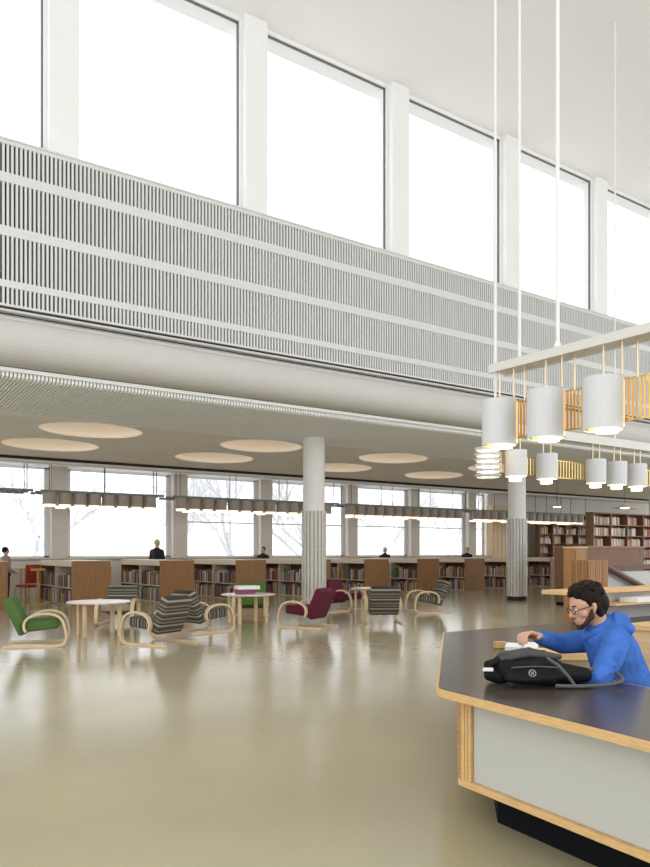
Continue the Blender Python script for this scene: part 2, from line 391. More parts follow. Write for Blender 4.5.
# book meshes (one per colour), unit: x depth .2, y thickness 1, z height 1
def book_mesh(mname):
    mb = MB(); d = .2
    mb.cur = 0; mb.box(.0, d, 0, .10, 0, 1); mb.box(.0, d, .90, 1, 0, 1); mb.box(0, .012, .08, .92, 0, 1)
    mb.cur = 1; mb.box(.012, d-.006, .10, .90, .015, .985)
    o = mb.build('book', [mname, 'paper']); me = o.data; bpy.data.objects.remove(o); return me
BM = [book_mesh('book_'+n.replace(' ','_').replace('-','_')) for n in BOOKN]
def put_rows(x, y0, y1, z, hmin, hmax, tall=False):
    """random books of one shelf: (y, thickness, height, colour)"""
    res = []; y = y0
    while y < y1-.06:
        if random.random() < .04: y += random.uniform(.04,.12); continue
        t = random.uniform(.03,.056); h = random.uniform(hmin, hmax); res.append((y, t*.93, h, random.randrange(12))); y += t
    return res
DOZ = ['first','second','third','fourth','fifth','sixth','seventh','eighth','ninth','tenth']
cnt = 0; rest = MB()
def nth(n):
    return DOZ[n] if n < 10 else '%d%s' % (n+1, 'th' if (n+1) % 10 not in (1,2,3) or 10 < n+1 < 20 else {1:'st',2:'nd',3:'rd'}[(n+1) % 10])
CSH = ['far-left case','leftmost whole low bookcase','bookcase behind the striped armchairs','case behind the middle round table']
for ci, x in enumerate(CX0):
    for bay, (ya, yb) in enumerate(((CY0+.05, CY0+1.57), (CY0+1.63, CY0+3.15))):
        for row, z in enumerate((.52, .04)):
            L = put_rows(x, ya, yb, z, .28, .42)
            for q, (y, t, h, c) in enumerate(L):
                xx = x+random.uniform(.02,.06)
                if ci in (1, 2) and cnt < 298:
                    cnt += 1
                    o = bpy.data.objects.new('book', BM[c]); COL.objects.link(o); o.location = (xx, y, z); o.scale = (1, t, h)
                    tag(o, '%s book, %s from right on the %s %s shelf, %s' % (BOOKN[c], nth(q), ('near','far')[bay], ('upper','lower')[row], CSH[ci]), 'book', 'books in the low bookcases by the windows')
                else:
                    rest.cur = c; rest.box(xx, xx+.2, y, y+t, z, z+h)
b = rest.build('book', ['book_'+n.replace(' ','_').replace('-','_') for n in BOOKN])
tag(b, 'remaining rows of mixed books in the farther low bookcases', 'books', 'books in the low bookcases by the windows', 'stuff')

# ================================================================== TALL BOOKSHELVES (right, far)
def tall_shelf(label, x0, x1, y, z1, pitch, zmin):
    t = thing('tall_bookcase', label, 'bookcase', (x0, y, 0)); w = x1-x0; n = max(1, round(w/1.0)); 
    MB().box(0, w, .28, .31, 0, z1).build('back_board', 'walnut', t)
    for k in range(n+1):
        xx = k*w/n; MB().box(xx-.02, xx+.02, 0, .28, 0, z1).build('upright', 'walnut', t)
    z = z1-.02; zs = []
    MB().box(-.02, w+.02, -.01, .31, z1-.02, z1+.02).build('top', 'walnut', t)
    while z > .1: z -= pitch; zs.append(z)
    for z in zs: MB().box(0, w, 0, .28, z-.02, z).build('shelf', 'teak', t)
    bk = MB()
    for z in zs:
        if z < zmin: continue
        for k in range(n):
            xa = x0+k*w/n+.04; xb = x0+(k+1)*w/n-.04; x = xa; end = xb-random.choice((0,0,.1,.35))
            while x < end-.05:
                th = random.uniform(.025,.06); h = random.uniform(.22, pitch-.09); bk.cur = random.choice((0,2,4,4,6,8,10,10,7,2,11,1)); bk.box(x, x+th*.93, y+.03, y+.25, z, z+h); x += th
    b = bk.build('book', ['book_'+n_.replace(' ','_').replace('-','_') for n_ in BOOKN])
    return b
b = tall_shelf('tall dark bookcase behind the middle tiled column, left of the wooden cabinets', 29.9, 33.9, 24.3, 3.35, .47, 1.2); tag(b, 'mixed books filling the tall dark bookcase behind the middle column', 'books', None, 'stuff')
b = tall_shelf('tall dark bookcase beyond the stair parapet at the right edge', 21.3, 26.9, 15.15, 2.78, .36, .9); tag(b, 'mixed books filling the tall dark bookcase above the stair parapet', 'books', None, 'stuff')
b = tall_shelf('tall dark bookcase farthest back along the rear wall', 35.2, 43.0, 23.9, 3.3, .45, 1.2); tag(b, 'mixed books on the farthest tall dark bookcase', 'books', None, 'stuff')
t = thing('display_counter', 'long dark brown wooden counter in front of the right tall bookcase', 'counter', (17.6,13.2,0))
MB().box(0, 3.4, 0, .6, .1, 1.62).build('body', 'walnut', t); MB().box(-.04, 3.44, -.04, .64, 1.62, 1.67).build('top', 'teak', t); MB().box(.03, 3.37, .03, .57, 0, .1).build('plinth', 'plinth_black', t)
for z in (.5,.9,1.3): MB().box(.05, 3.35, -.012, 0, z, z+.02).build('groove', 'teak', t)

# ================================================================== ARMCHAIRS
def spline(pts, n=5):
    out = []
    for i in range(len(pts)-1):
        p0 = pts[max(i-1, 0)]; p1 = pts[i]; p2 = pts[i+1]; p3 = pts[min(i+2, len(pts)-1)]
        for k in range(n):
            t = k/n; out.append(tuple(.5*((2*b)+(-a+c)*t+(2*a-5*b+4*c-d)*t*t+(-a+3*b-3*c+d)*t**3) for a, b, c, d in zip(p0, p1, p2, p3)))
    out.append(tuple(pts[-1])); return out
def make_chair(kind, label, group):
    t = thing('armchair', label, 'armchair', (0,0,0), 0, group)
    path = spline([(-.50,.018),(-.1,.018),(.28,.018),(.40,.05),(.44,.16),(.405,.36),(.33,.47),(.18,.525),(-.02,.51),(-.15,.44),(-.19,.33),(-.16,.24)], 5)
    for s_ in (-1, 1): MB().ribbon(path, .07, .034, s_*.36).build('arm_frame', 'birch', t, smooth=False)
    fm = {'green':('green_fabric','green_fabric'), 'maroon':('maroon_fabric','maroon_fabric'), 'striped':('stripe_seat','stripe_back')}[kind]
    mtx = Matrix.Translation((0,0,0)) @ Matrix.Rotation(-.10, 4, 'Y')
    MB().box(-.26, .36, -.315, .315, .25, .42, mtx).build('seat', fm[0], t, bevel=.04, seg=3, smooth=True)
    mt = Matrix.Translation((-.20,0,.22)) @ Matrix.Rotation(-.42, 4, 'Y')
    b = MB().box(-.085, .085, -.315, .315, -.02, .60).build('backrest', fm[1], t, bevel=.04, seg=3, smooth=True); b.matrix_local = mt
    return t
CG = {'green':'green armchairs', 'maroon':'maroon armchairs', 'striped':'striped armchairs'}
chairs = [
 ('green', 39, 12.3, 15, 'green upholstered bentwood armchair at the left edge beside the left round table'),
 ('striped', 157, 12.5, 150, 'striped bentwood armchair facing the left round table, its arm loop toward the table'),
 ('striped', 119, 15.8, -88, 'striped armchair standing behind the left round table, facing the camera'),
 ('striped', 203, 14.3, 44, 'striped bentwood armchair beside the left of the middle round table, facing it'),
 ('green', 251, 17.6, -90, 'green armchair standing behind the middle round table with the papers'),
 ('maroon', 307, 15.2, 152, 'maroon bentwood armchair in front of the tiled column, facing the middle table'),
 ('maroon', 345, 19.6, -35, 'maroon armchair right of the tiled column, behind the other maroon one'),
 ('striped', 382, 16.2, 95, 'striped armchair seen squarely from behind, right of the maroon armchairs'),
 ('striped', 427, 19.0, 192, 'rightmost striped armchair, facing left toward the small far table')]
protos = {}
for kind, px, d, a, lab in chairs:
    x, y = G(px, d)
    if kind not in protos:
        c = make_chair(kind, lab, CG[kind]+' around the low round tables'); protos[kind] = c; c.location = (x, y, 0); c.rotation_euler.z = HEAD(a)
    else: dup(protos[kind], (x, y, 0), HEAD(a), lab)
# ---- round tables
t0 = None
for px, d, lab in ((99, 13.7, 'low round table with a pale stone top between the green and striped armchairs'), (248, 16.1, 'low round table with papers on it in front of the green armchair'), (368, 18.9, 'small low round table behind the striped armchair seen from behind')):
    x, y = G(px, d)
    if not t0:
        t0 = thing('round_table', lab, 'table', (x, y, 0), .4, 'low round tables with pale tops')
        MB().lathe([(0,.615),(.55,.615),(.56,.605),(.56,.59),(0,.59)], n=40).build('tabletop', 'table_marble', t0)
        MB().lathe([(.562,.588),(.568,.588),(.568,.608),(.562,.608)], n=40, closed=True).build('edge_band', 'birch', t0)
        for k in range(4):
            a = k*PI/2+.25; m_ = Matrix.Rotation(a, 4, 'Z'); 
            MB().box(.40, .45, -.035, .035, 0, .59, m_).box(.22, .45, -.035, .035, .55, .59, m_).build('leg', 'birch', t0, bevel=.006)
    else:
        q = dup(t0, (x, y, 0), .4, lab)
        if px == 368: q.scale = (.75,.75,1)
x, y = G(246, 16.1)
MB().box(-.2,.16,-.12,.12,0,.09).build('magazine', ['plum_paper'], loc=(x,y,.616), rotz=.2, bevel=.004)
tag(bpy.data.objects['magazine'], 'plum-covered thick magazine lying on the middle round table under the white newspaper', 'magazine')
o = MB().box(-.24,.24,-.15,.15,0,.08).build('newspaper', 'paper', loc=(x+.03,y,.708), rotz=-.2, bevel=.012)
tag(o, 'folded white newspaper lying on top of the plum magazine on the middle round table', 'newspaper')

# ================================================================== RECEPTION DESK
def edge(y, t): return (2.875-(3.04-y)*.0925+t, y)
def off(t, ye=.3, xe=9.5): return [edge(ye, t), (2.875+t*.98, 3.04-.414*t), (4.95+.414*t, 5.14-t), (xe, 5.14-t)]
def offr(t, r=.07, **k):
    """outer outline with rounded corners"""
    P = off(t, **k); out = [P[0]]
    for i in (1, 2):
        a = Vector(P[i-1]); b = Vector(P[i]); c = Vector(P[i+1]); u = (a-b).normalized(); v = (c-b).normalized()
        for q in range(5):
            s_ = q/4; p = (b+u*r)*(1-s_)**2 + b*2*s_*(1-s_) + (b+v*r)*s_**2; out.append((p.x, p.y))
    out.append(P[-1]); return out
t = thing('reception_desk', 'angled reception desk with dark top and white front panel in the right foreground', 'desk', (0,0,0))
MB().strip(offr(0), offr(1.03), .715, .755).build('edge_band', 'ply_edge', t)
MB().strip(offr(.014), offr(1.016), .75, .7565).build('desktop', 'desk_linoleum', t)
MB().strip(off(.24), off(.5), .26, .715).build('body', 'birch', t)
MB().strip(off(.12), off(.54), .225, .26).build('bottom_rail', 'ply_edge', t)
MB().strip(off(.34), off(.48), 0, .225).build('plinth', 'plinth_black', t)
MB().strip([edge(.3,.15),edge(2.89,.15)], [edge(.3,.22),edge(2.89,.22)], .262, .713).build('front_panel', 'panel_white', t)
P1 = off(.14); 
for k, (a0, a1) in enumerate(((2.895,2.915),(2.92,2.94),(2.945,2.972))): MB().strip([edge(a0,.13),edge(a1,.13)], [edge(a0,.20),edge(a1,.20)], .26, .715).build('corner_post', 'ply_edge', t)
# far wing: raised birch counter with open shelf
t = thing('service_counter', 'raised birch counter with open paper shelf standing on the far side of the reception desk', 'counter', (0,0,0))
MB().box(6.42, 9.6, 4.93, 5.2, 1.06, 1.105).build('top', 'ply_edge', t, bevel=.004)
MB().box(7.1, 9.5, 5.08, 5.13, .757, 1.06).build('back_board', 'stair_grey', t)
MB().box(7.1, 7.14, 4.96, 5.08, .757, 1.06).build('side_panel', 'birch', t)
MB().box(7.14, 9.5, 4.80, 5.08, .93, .95).build('shelf', 'ply_edge', t)
MB().box(6.75, 6.81, 4.97, 5.08, .757, 1.06).build('support', 'walnut', t)
o = MB().box(0,.5,0,.22,0,.05).build('paper_stack', 'paper', loc=(7.5,4.79,.951)); tag(o, 'flat stack of white paper on the open shelf of the raised counter', 'paper')
t = thing('work_counter', 'low birch worktop with dark cupboards inside the reception area, right behind the seated man', 'counter', (0,0,0))
MB().box(6.2, 9.5, 3.55, 4.12, .80, .845).build('worktop', 'ply_edge', t, bevel=.003)
MB().box(6.3, 9.5, 3.62, 4.1, .05, .80).build('cupboard', 'plinth_black', t)
MB().box(6.24, 6.3, 3.6, 4.1, 0, .80).build('end_panel', 'birch', t)
MB().box(7.2, 7.23, 3.60, 3.62, .05, .80).build('upright', 'birch', t)
# wooden cabinets beyond the desk
x, y = G(592, 12.0)
t = thing('slatted_cabinet', 'reddish wooden cabinet with vertical slats behind the seated man', 'cabinet', (x-.25, y-.1, 0))
MB().box(0, .5, 0, .32, .08, 1.37).build('body', 'teak', t)
MB().box(.02, .48, .02, .30, 0, .08).build('plinth', 'plinth_black', t)
for k in range(9): MB().box(k*.056, k*.056+.045, -.02, 0, .1, 1.36).build('slat', 'orange_wood' if k % 3 else 'teak', t)
for k in range(6): MB().box(-.02, 0, k*.056, k*.056+.045, .1, 1.36).build('slat', 'orange_wood' if k % 2 else 'teak', t)
x, y = G(577, 13.8)
t = thing('plywood_cabinet', 'taller pale plywood cabinet standing behind the slatted wooden cabinet', 'cabinet', (x-.2, y-.1, 0))
MB().box(0, .34, 0, .24, .0, 1.57).build('body', 'orange_wood', t); MB().box(-.01, .35, -.02, .25, 1.57, 1.59).build('top', 'birch', t); MB().box(.02, .32, -.015, 0, .1, 1.53).build('door', 'orange_wood', t)
# stair parapet with rail
t = thing('stair_parapet', 'low pale grey stair parapet with dark brown rail right of the slatted cabinet', 'parapet', (0,0,0))
MB().box(11.0, 17, 7.7, 7.85, 0, 1.17).build('wall', 'stair_grey', t)
MB().box(10.9, 17, 7.66, 7.89, 1.20, 1.28).build('rail', 'rail_brown', t)
MB().tube([(11.0,7.6,1.26),(12.05,7.6,.90)], .055, 8).build('sloping_rail', 'rail_brown', t)
MB().box(11.0, 17, 5.9, 7.6, 0, .9).build('landing', 'stair_grey', t)

# ================================================================== THE SEATED MAN
man = thing('person', 'person in blue hoodie and glasses leaning over the desk behind the backpack', 'person', (0,0,0))
D = 4.6
def Wv(px, y, d): return W(px, y, d)
pel = Wv(631,716,4.74); belly = Wv(627,688,4.70); chest = Wv(613,652,4.62); up = Wv(606,636,4.60); nb = Wv(600,625,4.58); hd = Wv(587,607,4.55)
Ls = Wv(617,642,4.44); Le = Wv(600,680,4.30); Lw = Wv(562,676,4.46)
Rs = Wv(592,640,4.78); Re = Wv(562,644,4.80); Rw = Wv(537,637,4.66)
f = -RT; side = FW  # he faces picture-left; his right side is away from the camera
kn1 = pel + f*.42 + Vector((0,0,-.02)) - side*.10; kn2 = kn1+side*.26
an1 = kn1+Vector((0,0,-.44))-f*.05; an2 = kn2+Vector((0,0,-.44))-f*.05
an1.z = .07; an2.z = .07
def hand(wr, dirv, palm, curl=.6, s=1.0, thumbside=1):
    """palm and five bent fingers; dirv along the hand, palm = palm normal"""
    dirv = Vector(dirv).normalized(); palm = Vector(palm).normalized(); sd = dirv.cross(palm).normalized()
    out = []; base = wr+dirv*.085*s
    for k in range(4):
        o_ = sd*(.030-.020*k)*s*thumbside; out.append(('c', wr+dirv*.015+o_*.5, .017*s, base+o_, .0125*s))
        L = (.040,.045,.042,.033)[k]*s; p = base+o_; a = 0
        for j in range(3):
            a += curl*(.55 if j == 0 else .8); q = p+(dirv*math.cos(a)+palm*math.sin(a))*L*(1-.2*j); out.append(('c', p, (.0105-.001*j)*s, q, (.0098-.001*j)*s)); p = q
    tb = wr+dirv*.02+sd*.028*s*thumbside; t1 = tb+(dirv*.6+sd*thumbside*.7+palm*.3).normalized()*.045*s; t2 = t1+(dirv*.9+palm*.5+sd*.1*thumbside).normalized()*.035*s
    out += [('c', wr, .020*s, tb, .017*s), ('c', tb, .015*s, t1, .012*s), ('c', t1, .012*s, t2, .010*s)]
    return out
ax = lambda a, b, t: a+(b-a)*t
# head: local frame, face direction tilted down
fd = (f*.95 + Vector((0,0,-.30)) - FW*.10).normalized(); fs = fd.cross(Vector((0,0,1))).normalized(); fu = fs.cross(fd).normalized()
HM = Matrix.Translation(hd) @ Matrix((( fd.x,-fs.x,fu.x,0),(fd.y,-fs.y,fu.y,0),(fd.z,-fs.z,fu.z,0),(0,0,0,1)))
def hp(x, y, z): return HM @ Vector((x, y, z))
head = [('c', hp(-.02,0,.035), .088, hp(.012,0,.03), .082), ('c', hp(.03,0,.0), .066, hp(.045,0,-.055), .052), ('c', hp(.072,0,-.085), .022, hp(.045,0,-.075), .036),
 ('c', hp(.092,0,.018), .009, hp(.112,0,-.022), .0125), ('c', hp(.112,0,-.022), .011, hp(.09,0,-.03), .013),
 ('c', hp(.086,.02,.03), .012, hp(.086,-.02,.03), .012), ('c', hp(.090,.014,-.052), .0085, hp(.090,-.014,-.052), .0085), ('c', hp(.086,.012,-.065), .009, hp(.086,-.012,-.065), .009),
 ('c', hp(.0,.076,.012), .012, hp(-.008,.084,-.005), .010), ('c', hp(-.008,.084,-.005), .010, hp(.0,.078,-.028), .008), ('c', hp(-.012,.084,.015), .012, hp(-.014,.083,-.005), .009),
 ('c', hp(.0,-.076,.012), .012, hp(.0,-.078,-.028), .008), ('c', hp(.05,.045,-.02), .028, hp(.05,-.045,-.02), .028)]
body = head + [('c', hp(-.03,0,-.05), .056, nb, .060), ('c', nb, .06, up, .10), ('c', up, .11, chest, .125), ('c', chest, .125, belly, .13), ('c', belly, .13, pel, .135),
 ('c', up, .085, Ls, .06), ('c', up, .085, Rs, .06), ('c', Ls, .058, Le, .044), ('c', Le, .044, Lw, .028), ('c', Rs, .058, Re, .044), ('c', Re, .044, Rw, .028),
 ('c', pel-side*.09, .10, kn1, .062), ('c', pel+side*.09, .10, kn2, .062), ('c', kn1, .058, an1, .04), ('c', kn2, .058, an2, .04), ('c', an1, .04, an1+f*.16-Vector((0,0,.02)), .03), ('c', an2, .04, an2+f*.16-Vector((0,0,.02)), .03)]
rd = (Rw-Re).normalized()
body += hand(Rw, rd*.9+Vector((0,0,.05)), Vector((0,0,-1))-FW*.3, .75, 1.12, 1)
ld = (Lw-Le).normalized()
body += hand(Lw, ld, Vector((0,0,-1)), .4, 1.05, 1)
blob('body', body, 'skin', man, .0055, 4)
# eyes, glasses
for s_ in (1, -1):
    e = blob('eye', [('e', hp(.079,.031*s_,.008), (.012,.012,.012))], 'paper', man, .004, 1); e['label'] = 'white of the eye'
    lens = MB(); c = hp(.101,.033*s_,.006); pts = [c + (fs*-.024*math.cos(a)) + fu*.018*math.sin(a) for a in [2*PI*k/14 for k in range(15)]]
    lens.tube(pts, .0024, 6); lens.tube([hp(.101,.055*s_,.010), hp(.09,.075*s_,.014), hp(-.004,.088*s_,.016)], .0024, 6); lens.build('glasses_frame', 'glasses_black', man)
MB().tube([hp(.101,.01,.008), hp(.106,0,.011), hp(.101,-.01,.008)], .0022, 6).build('glasses_bridge', 'glasses_black', man)
for s_ in (1, -1): blob('eyebrow', [('c', hp(.094,.016*s_,.034), .005, hp(.088,.045*s_,.036), .0045)], 'hair_dark', man, .003, 1)
# beard along the jaw
bd = [('c', hp(.072,0,-.094), .022, hp(.05,.034,-.078), .020), ('c', hp(.05,.034,-.078), .020, hp(.014,.058,-.05), .018), ('c', hp(.014,.058,-.05), .018, hp(.006,.074,-.01), .009),
      ('c', hp(.072,0,-.094), .026, hp(.05,-.036,-.082), .024), ('c', hp(.05,-.036,-.082), .024, hp(.012,-.062,-.05), .020), ('c', hp(.098,.016,-.041), .0055, hp(.098,-.016,-.041), .0055), ('c', hp(.035,.045,-.06), .018, hp(.045,.02,-.085), .018)]
blob('beard', bd, 'beard_dark', man, .005, 2)
random.seed(3)
hr = [('e', hp(-.032,0,.062), (.104,.096,.088)), ('e', hp(-.055,0,.01), (.076,.088,.082)), ('c', hp(.03,0,.125), .036, hp(.072,0,.108), .022), ('c', hp(.035,.04,.112), .034, hp(.062,.045,.092), .018), ('c', hp(.035,-.04,.112), .034, hp(.062,-.045,.092), .018),
      ('c', hp(.01,.075,.06), .02, hp(.012,.083,.02), .009), ('c', hp(-.03,.07,.02), .022, hp(-.045,.06,-.05), .022), ('c', hp(-.07,0,-.03), .05, hp(-.06,0,-.07), .035)]
for _ in range(46):
    a = random.uniform(-2.2, 2.2); e = random.uniform(.1, 1.4); c = hp(-.022+.105*math.cos(a+PI)*math.cos(e), .095*math.sin(a+PI)*math.cos(e), .055+.092*math.sin(e)); d_ = (fd*random.uniform(-.3,.6)+fs*random.uniform(-.6,.6)).normalized()
    hr.append(('c', c, .014, c+d_*.03, .008))
blob('hair', hr, 'hair_dark', man, .0055, 2)
# hoodie
hood = [('c', ax(nb,up,.35), .088, up, .130), ('c', up, .138, chest, .155), ('c', chest, .155, belly, .160), ('c', belly, .160, ax(belly,pel,.45), .155),
 ('c', ax(up,Ls,-.1), .11, Ls, .085), ('c', ax(up,Rs,-.1), .11, Rs, .082), ('c', Ls, .085, ax(Ls,Le,.55), .074), ('c', ax(Ls,Le,.55), .074, Le, .064), ('c', Le, .064, ax(Le,Lw,.75), .048), ('c', ax(Le,Lw,.75), .046, ax(Le,Lw,.9), .042),
 ('c', Rs, .08, Re, .062), ('c', Re, .062, ax(Re,Rw,.75), .050), ('c', ax(Re,Rw,.75), .048, ax(Re,Rw,.92), .040)]
# folds across sleeve and back
for k in range(5):
    p = ax(Ls, Le, .15+.18*k); hood.append(('c', p-FW*.066+f*.05+Vector((0,0,-.015)), .014, p-FW*.070-f*.03+Vector((0,0,.03)), .010))
for k in range(3):
    p = ax(chest, belly, .3+.35*k); hood.append(('c', p-FW*.148+f*.02, .018, p-FW*.105-f*.105+Vector((0,0,.03)), .015))
blob('hoodie', hood, 'hoodie_blue', man, .007, 3)
hb = nb - f*.055 + Vector((0,0,.0))
hk = [('c', hb-f*.02-FW*.07+Vector((0,0,.0)), .045, hb-f*.075+Vector((0,0,.018)), .055), ('c', hb-f*.075+Vector((0,0,.018)), .055, hb-f*.02+FW*.07, .045), ('c', hb-f*.02-FW*.07, .042, nb+f*.045-FW*.055-Vector((0,0,.035)), .030),
      ('c', hb-f*.02+FW*.07, .042, nb+f*.045+FW*.055-Vector((0,0,.035)), .030), ('c', hb-f*.10-FW*.04-Vector((0,0,.02)), .04, hb-f*.10+FW*.04-Vector((0,0,.02)), .04), ('c', hb-f*.02-FW*.05+Vector((0,0,.045)), .024, hb-f*.05+FW*.03+Vector((0,0,.055)), .026),
      ('c', nb+f*.045-FW*.055-Vector((0,0,.035)), .028, nb+f*.085-Vector((0,0,.075)), .024), ('c', nb+f*.045+FW*.055-Vector((0,0,.035)), .028, nb+f*.085-Vector((0,0,.075)), .024)]
blob('hood', hk, 'hoodie_blue', man, .007, 3)
hm = ax(belly,pel,.45)
blob('hem_band', [('c', hm-(up-belly).normalized()*.01, .158, hm-(up-belly).normalized()*.05, .150)], 'hoodie_dark', man, .012, 3)
blob('trousers', [('c', pel+Vector((0,0,.04)), .145, pel, .145), ('c', pel-side*.09, .115, kn1, .078), ('c', pel+side*.09, .115, kn2, .078), ('c', kn1, .075, an1+Vector((0,0,.06)), .055), ('c', kn2, .075, an2+Vector((0,0,.06)), .055)], 'denim_dark', man, .012, 3)
for an in (an1, an2): blob('shoe', [('c', an-Vector((0,0,.02)), .048, an+f*.17-Vector((0,0,.03)), .038)], 'dark_metal', man, .01, 2)
# his chair
ch = thing('desk_chair', 'dark wooden desk chair the man in the blue hoodie sits on', 'chair', (pel.x-f.x*.02, pel.y-f.y*.02, 0), math.atan2(f.y, f.x))
zs = pel.z-.145
MB().box(-.22,.24,-.23,.23,zs-.05,zs).build('seat', 'walnut', ch, bevel=.015); MB().box(-.27,-.235,-.21,.21,zs+.14,zs+.46).build('backrest', 'walnut', ch, bevel=.012)
for a in (-.2,.2):
    MB().tube([(-.25,a,zs+.44),(-.22,a,zs-.02),(-.25,a,.01)], .016).build('leg', 'dark_metal', ch); MB().tube([(.2,a,zs-.02),(.22,a,.01)], .016).build('leg', 'dark_metal', ch)

# ================================================================== THINGS ON THE DESK
bp = thing('backpack', 'black backpack with grey flap and looped straps lying on the dark desktop', 'backpack', (0,0,0))
dz = .757
def Q(px, y, d): return W(px, y, d)
BC = Q(540, 665, 4.26); BC.z = dz
bu = RT; bv = FW
def bq(u, v, z): return BC+bu*(u*1.17+.0)+bv*v*1.1+Vector((0,0,z*1.12))
blob('main_body', [('e', bq(-.02,.03,.075), (.20,.15,.072)), ('c', bq(-.17,0,.055), .055, bq(-.20,.10,.055), .052), ('c', bq(-.17,0,.075), .06, bq(.05,-.02,.065), .062), ('c', bq(.05,-.02,.06), .06, bq(.22,.02,.045), .042),
   ('c', bq(-.15,.12,.075), .07, bq(.1,.14,.06), .055), ('c', bq(.1,.14,.055), .05, bq(.25,.08,.04), .036), ('e', bq(.0,.0,.05), (.27,.13,.05)), ('c', bq(-.10,.06,.10), .05, bq(.04,.06,.095), .045)], 'bag_black', bp, .007, 5)
blob('top_flap', [('c', bq(-.18,.0,.128), .018, bq(-.06,.0,.152), .020), ('c', bq(-.06,.0,.152), .02, bq(.09,.03,.135), .018), ('c', bq(-.17,.07,.135), .022, bq(-.03,.09,.155), .025), ('c', bq(-.03,.09,.155), .022, bq(.12,.10,.125), .018), ('c', bq(-.12,.03,.14), .026, bq(.03,.05,.148), .022)], 'bag_grey', bp, .006, 4)
blob('front_pocket', [('c', bq(-.13,-.075,.055), .042, bq(.03,-.08,.05), .040), ('c', bq(-.13,-.07,.09), .03, bq(.02,-.07,.085), .03)], 'bag_black', bp, .006, 4)
MB().tube([bq(-.16,-.105,.10), bq(-.05,-.118,.108), bq(.06,-.10,.10)], .004, 6).build('zip', 'webbing_grey', bp)
MB().tube([bq(.02,-.05,.14), bq(.06,-.09,.11), bq(.10,-.115,.06), bq(.13,-.12,.015), bq(.145,-.12,.012)], .009, 6).build('side_strap', 'webbing_grey', bp)
lp = spline([tuple(bq(.04,-.12,.014)), tuple(bq(.16,-.13,.014)), tuple(bq(.30,-.10,.018)), tuple(bq(.385,-.03,.03)), tuple(bq(.36,.03,.062)), tuple(bq(.27,.04,.07)), tuple(bq(.20,.0,.06))], 5)
MB().tube(lp, .0105, 8).build('shoulder_strap', 'webbing_grey', bp)
nrm = (-FW*.93+Vector((0,0,.36))).normalized(); u_ = RT; v_ = nrm.cross(u_)
ctr = bq(-.075,-.150,.080)
ring = [ctr+(u_*math.cos(a)+v_*math.sin(a))*.018 for a in [2*PI*k/16 for k in range(17)]]
MB().tube(ring, .0035, 6).tube([ctr-u_*.009-v_*.009, ctr+u_*.009+v_*.009], .003, 6).tube([ctr+u_*.009-v_*.009, ctr-u_*.009+v_*.009], .003, 6).build('badge', 'badge_grey', bp)['label'] = 'round pale grey badge'
blob('side_handle', [('c', bq(-.255,-.02,.105), .022, bq(-.19,.02,.11), .028), ('c', bq(-.255,-.02,.105), .02, bq(-.25,-.03,.05), .03), ('c', bq(-.25,-.03,.05), .03, bq(-.2,-.02,.035), .035)], 'bag_black', bp, .006, 3)
MB().box(-.028,.028,-.006,.006,-.009,.009).build('side_tag', 'paper', bp, loc=tuple(bq(-.262,-.062,.085)), rotz=-YAW)['label'] = 'white reflective tag'
p = Q(500, 647, 5.0); p.z = dz
d_ = (0.743/(648-552))*760
p = W(500, 648, d_)
o = MB().box(-.045,.045,-.03,.03,0,.05).build('card_box', 'kraft_box', loc=(p.x,p.y,dz), rotz=-YAW+.05, bevel=.003); tag(o, 'small brown card box on the desktop left of the backpack', 'box')
p = W(514, 648, 5.75)
o = MB().box(-.06,.06,-.05,.05,0,.03, Matrix.Rotation(.2,4,'X')).build('notepad', 'paper', loc=(p.x,p.y,dz+.012), rotz=-YAW-.4); tag(o, 'white notepad between the small brown box and the backpack', 'notepad')
p = W(531, 650, 5.6)
o = MB().box(-.05,.05,-.14,.10,0,.07).build('tissue_pack', 'paper', loc=(p.x,p.y,dz), rotz=-YAW-.3, bevel=.015); tag(o, 'white paper packet under the man\'s outstretched hand', 'packet')
p = W(567, 651, 5.35)
o = MB().box(-.22,.10,-.15,.15,0,.05).build('folder', 'folder_tan', loc=(p.x,p.y,dz), rotz=-YAW, bevel=.003); tag(o, 'tan folder on the desk between the man\'s forearm and chest', 'folder')

# ================================================================== PENDANT FIXTURES OVER THE DESK
def lamp_parts(par, x, y, ztop, zbot, r=.205, glowdx=0, glowdy=0, prot=.085):
    s_ = MB()
    s_.lathe([(r,zbot),(r,ztop),(r-.006,ztop),(r-.006,zbot)], x, y, 36, closed=True)
    sh = s_.build('lamp_shade', 'shade_white', par, smooth=False)
    MB().lathe([(.03,ztop-.012),(r-.008,ztop-.012),(r-.008,ztop-.004),(.03,ztop-.004)], x, y, 24, closed=True).build('top_plate', 'shade_white', sh)
    MB().lathe([(0,zbot-prot),(r*.56,zbot-prot),(r*.56,zbot+.12),(0,zbot+.12)], x+glowdx, y+glowdy, 24).build('diffuser', 'lamp_glow', sh)
    return sh
def rods(par, x, y, z0, z1, vert):
    for s_ in (-1, 1):
        dx, dy = (0, s_*.11) if vert else (s_*.11, 0)
        MB().tube([(x+dx,y+dy,z0),(x+dx,y+dy,z1)], .011, 8).build('hanging_rod', 'brass_pale', par)
ZT, ZBm = 3.34, 2.79
t = thing('pendant_light', 'nearer pendant light row with three large white cylinder shades and brass screen', 'pendant light', (0,0,0))
XB = 7.03
MB().box(XB-.03, XB+.22, 1.5, 6.44, 3.70, 3.77).box(XB-.055, XB-.032, 1.5, 6.45, 3.685, 3.785).box(XB+.222, XB+.245, 1.5, 6.45, 3.685, 3.785).build('top_rail', 'rail_white', t)
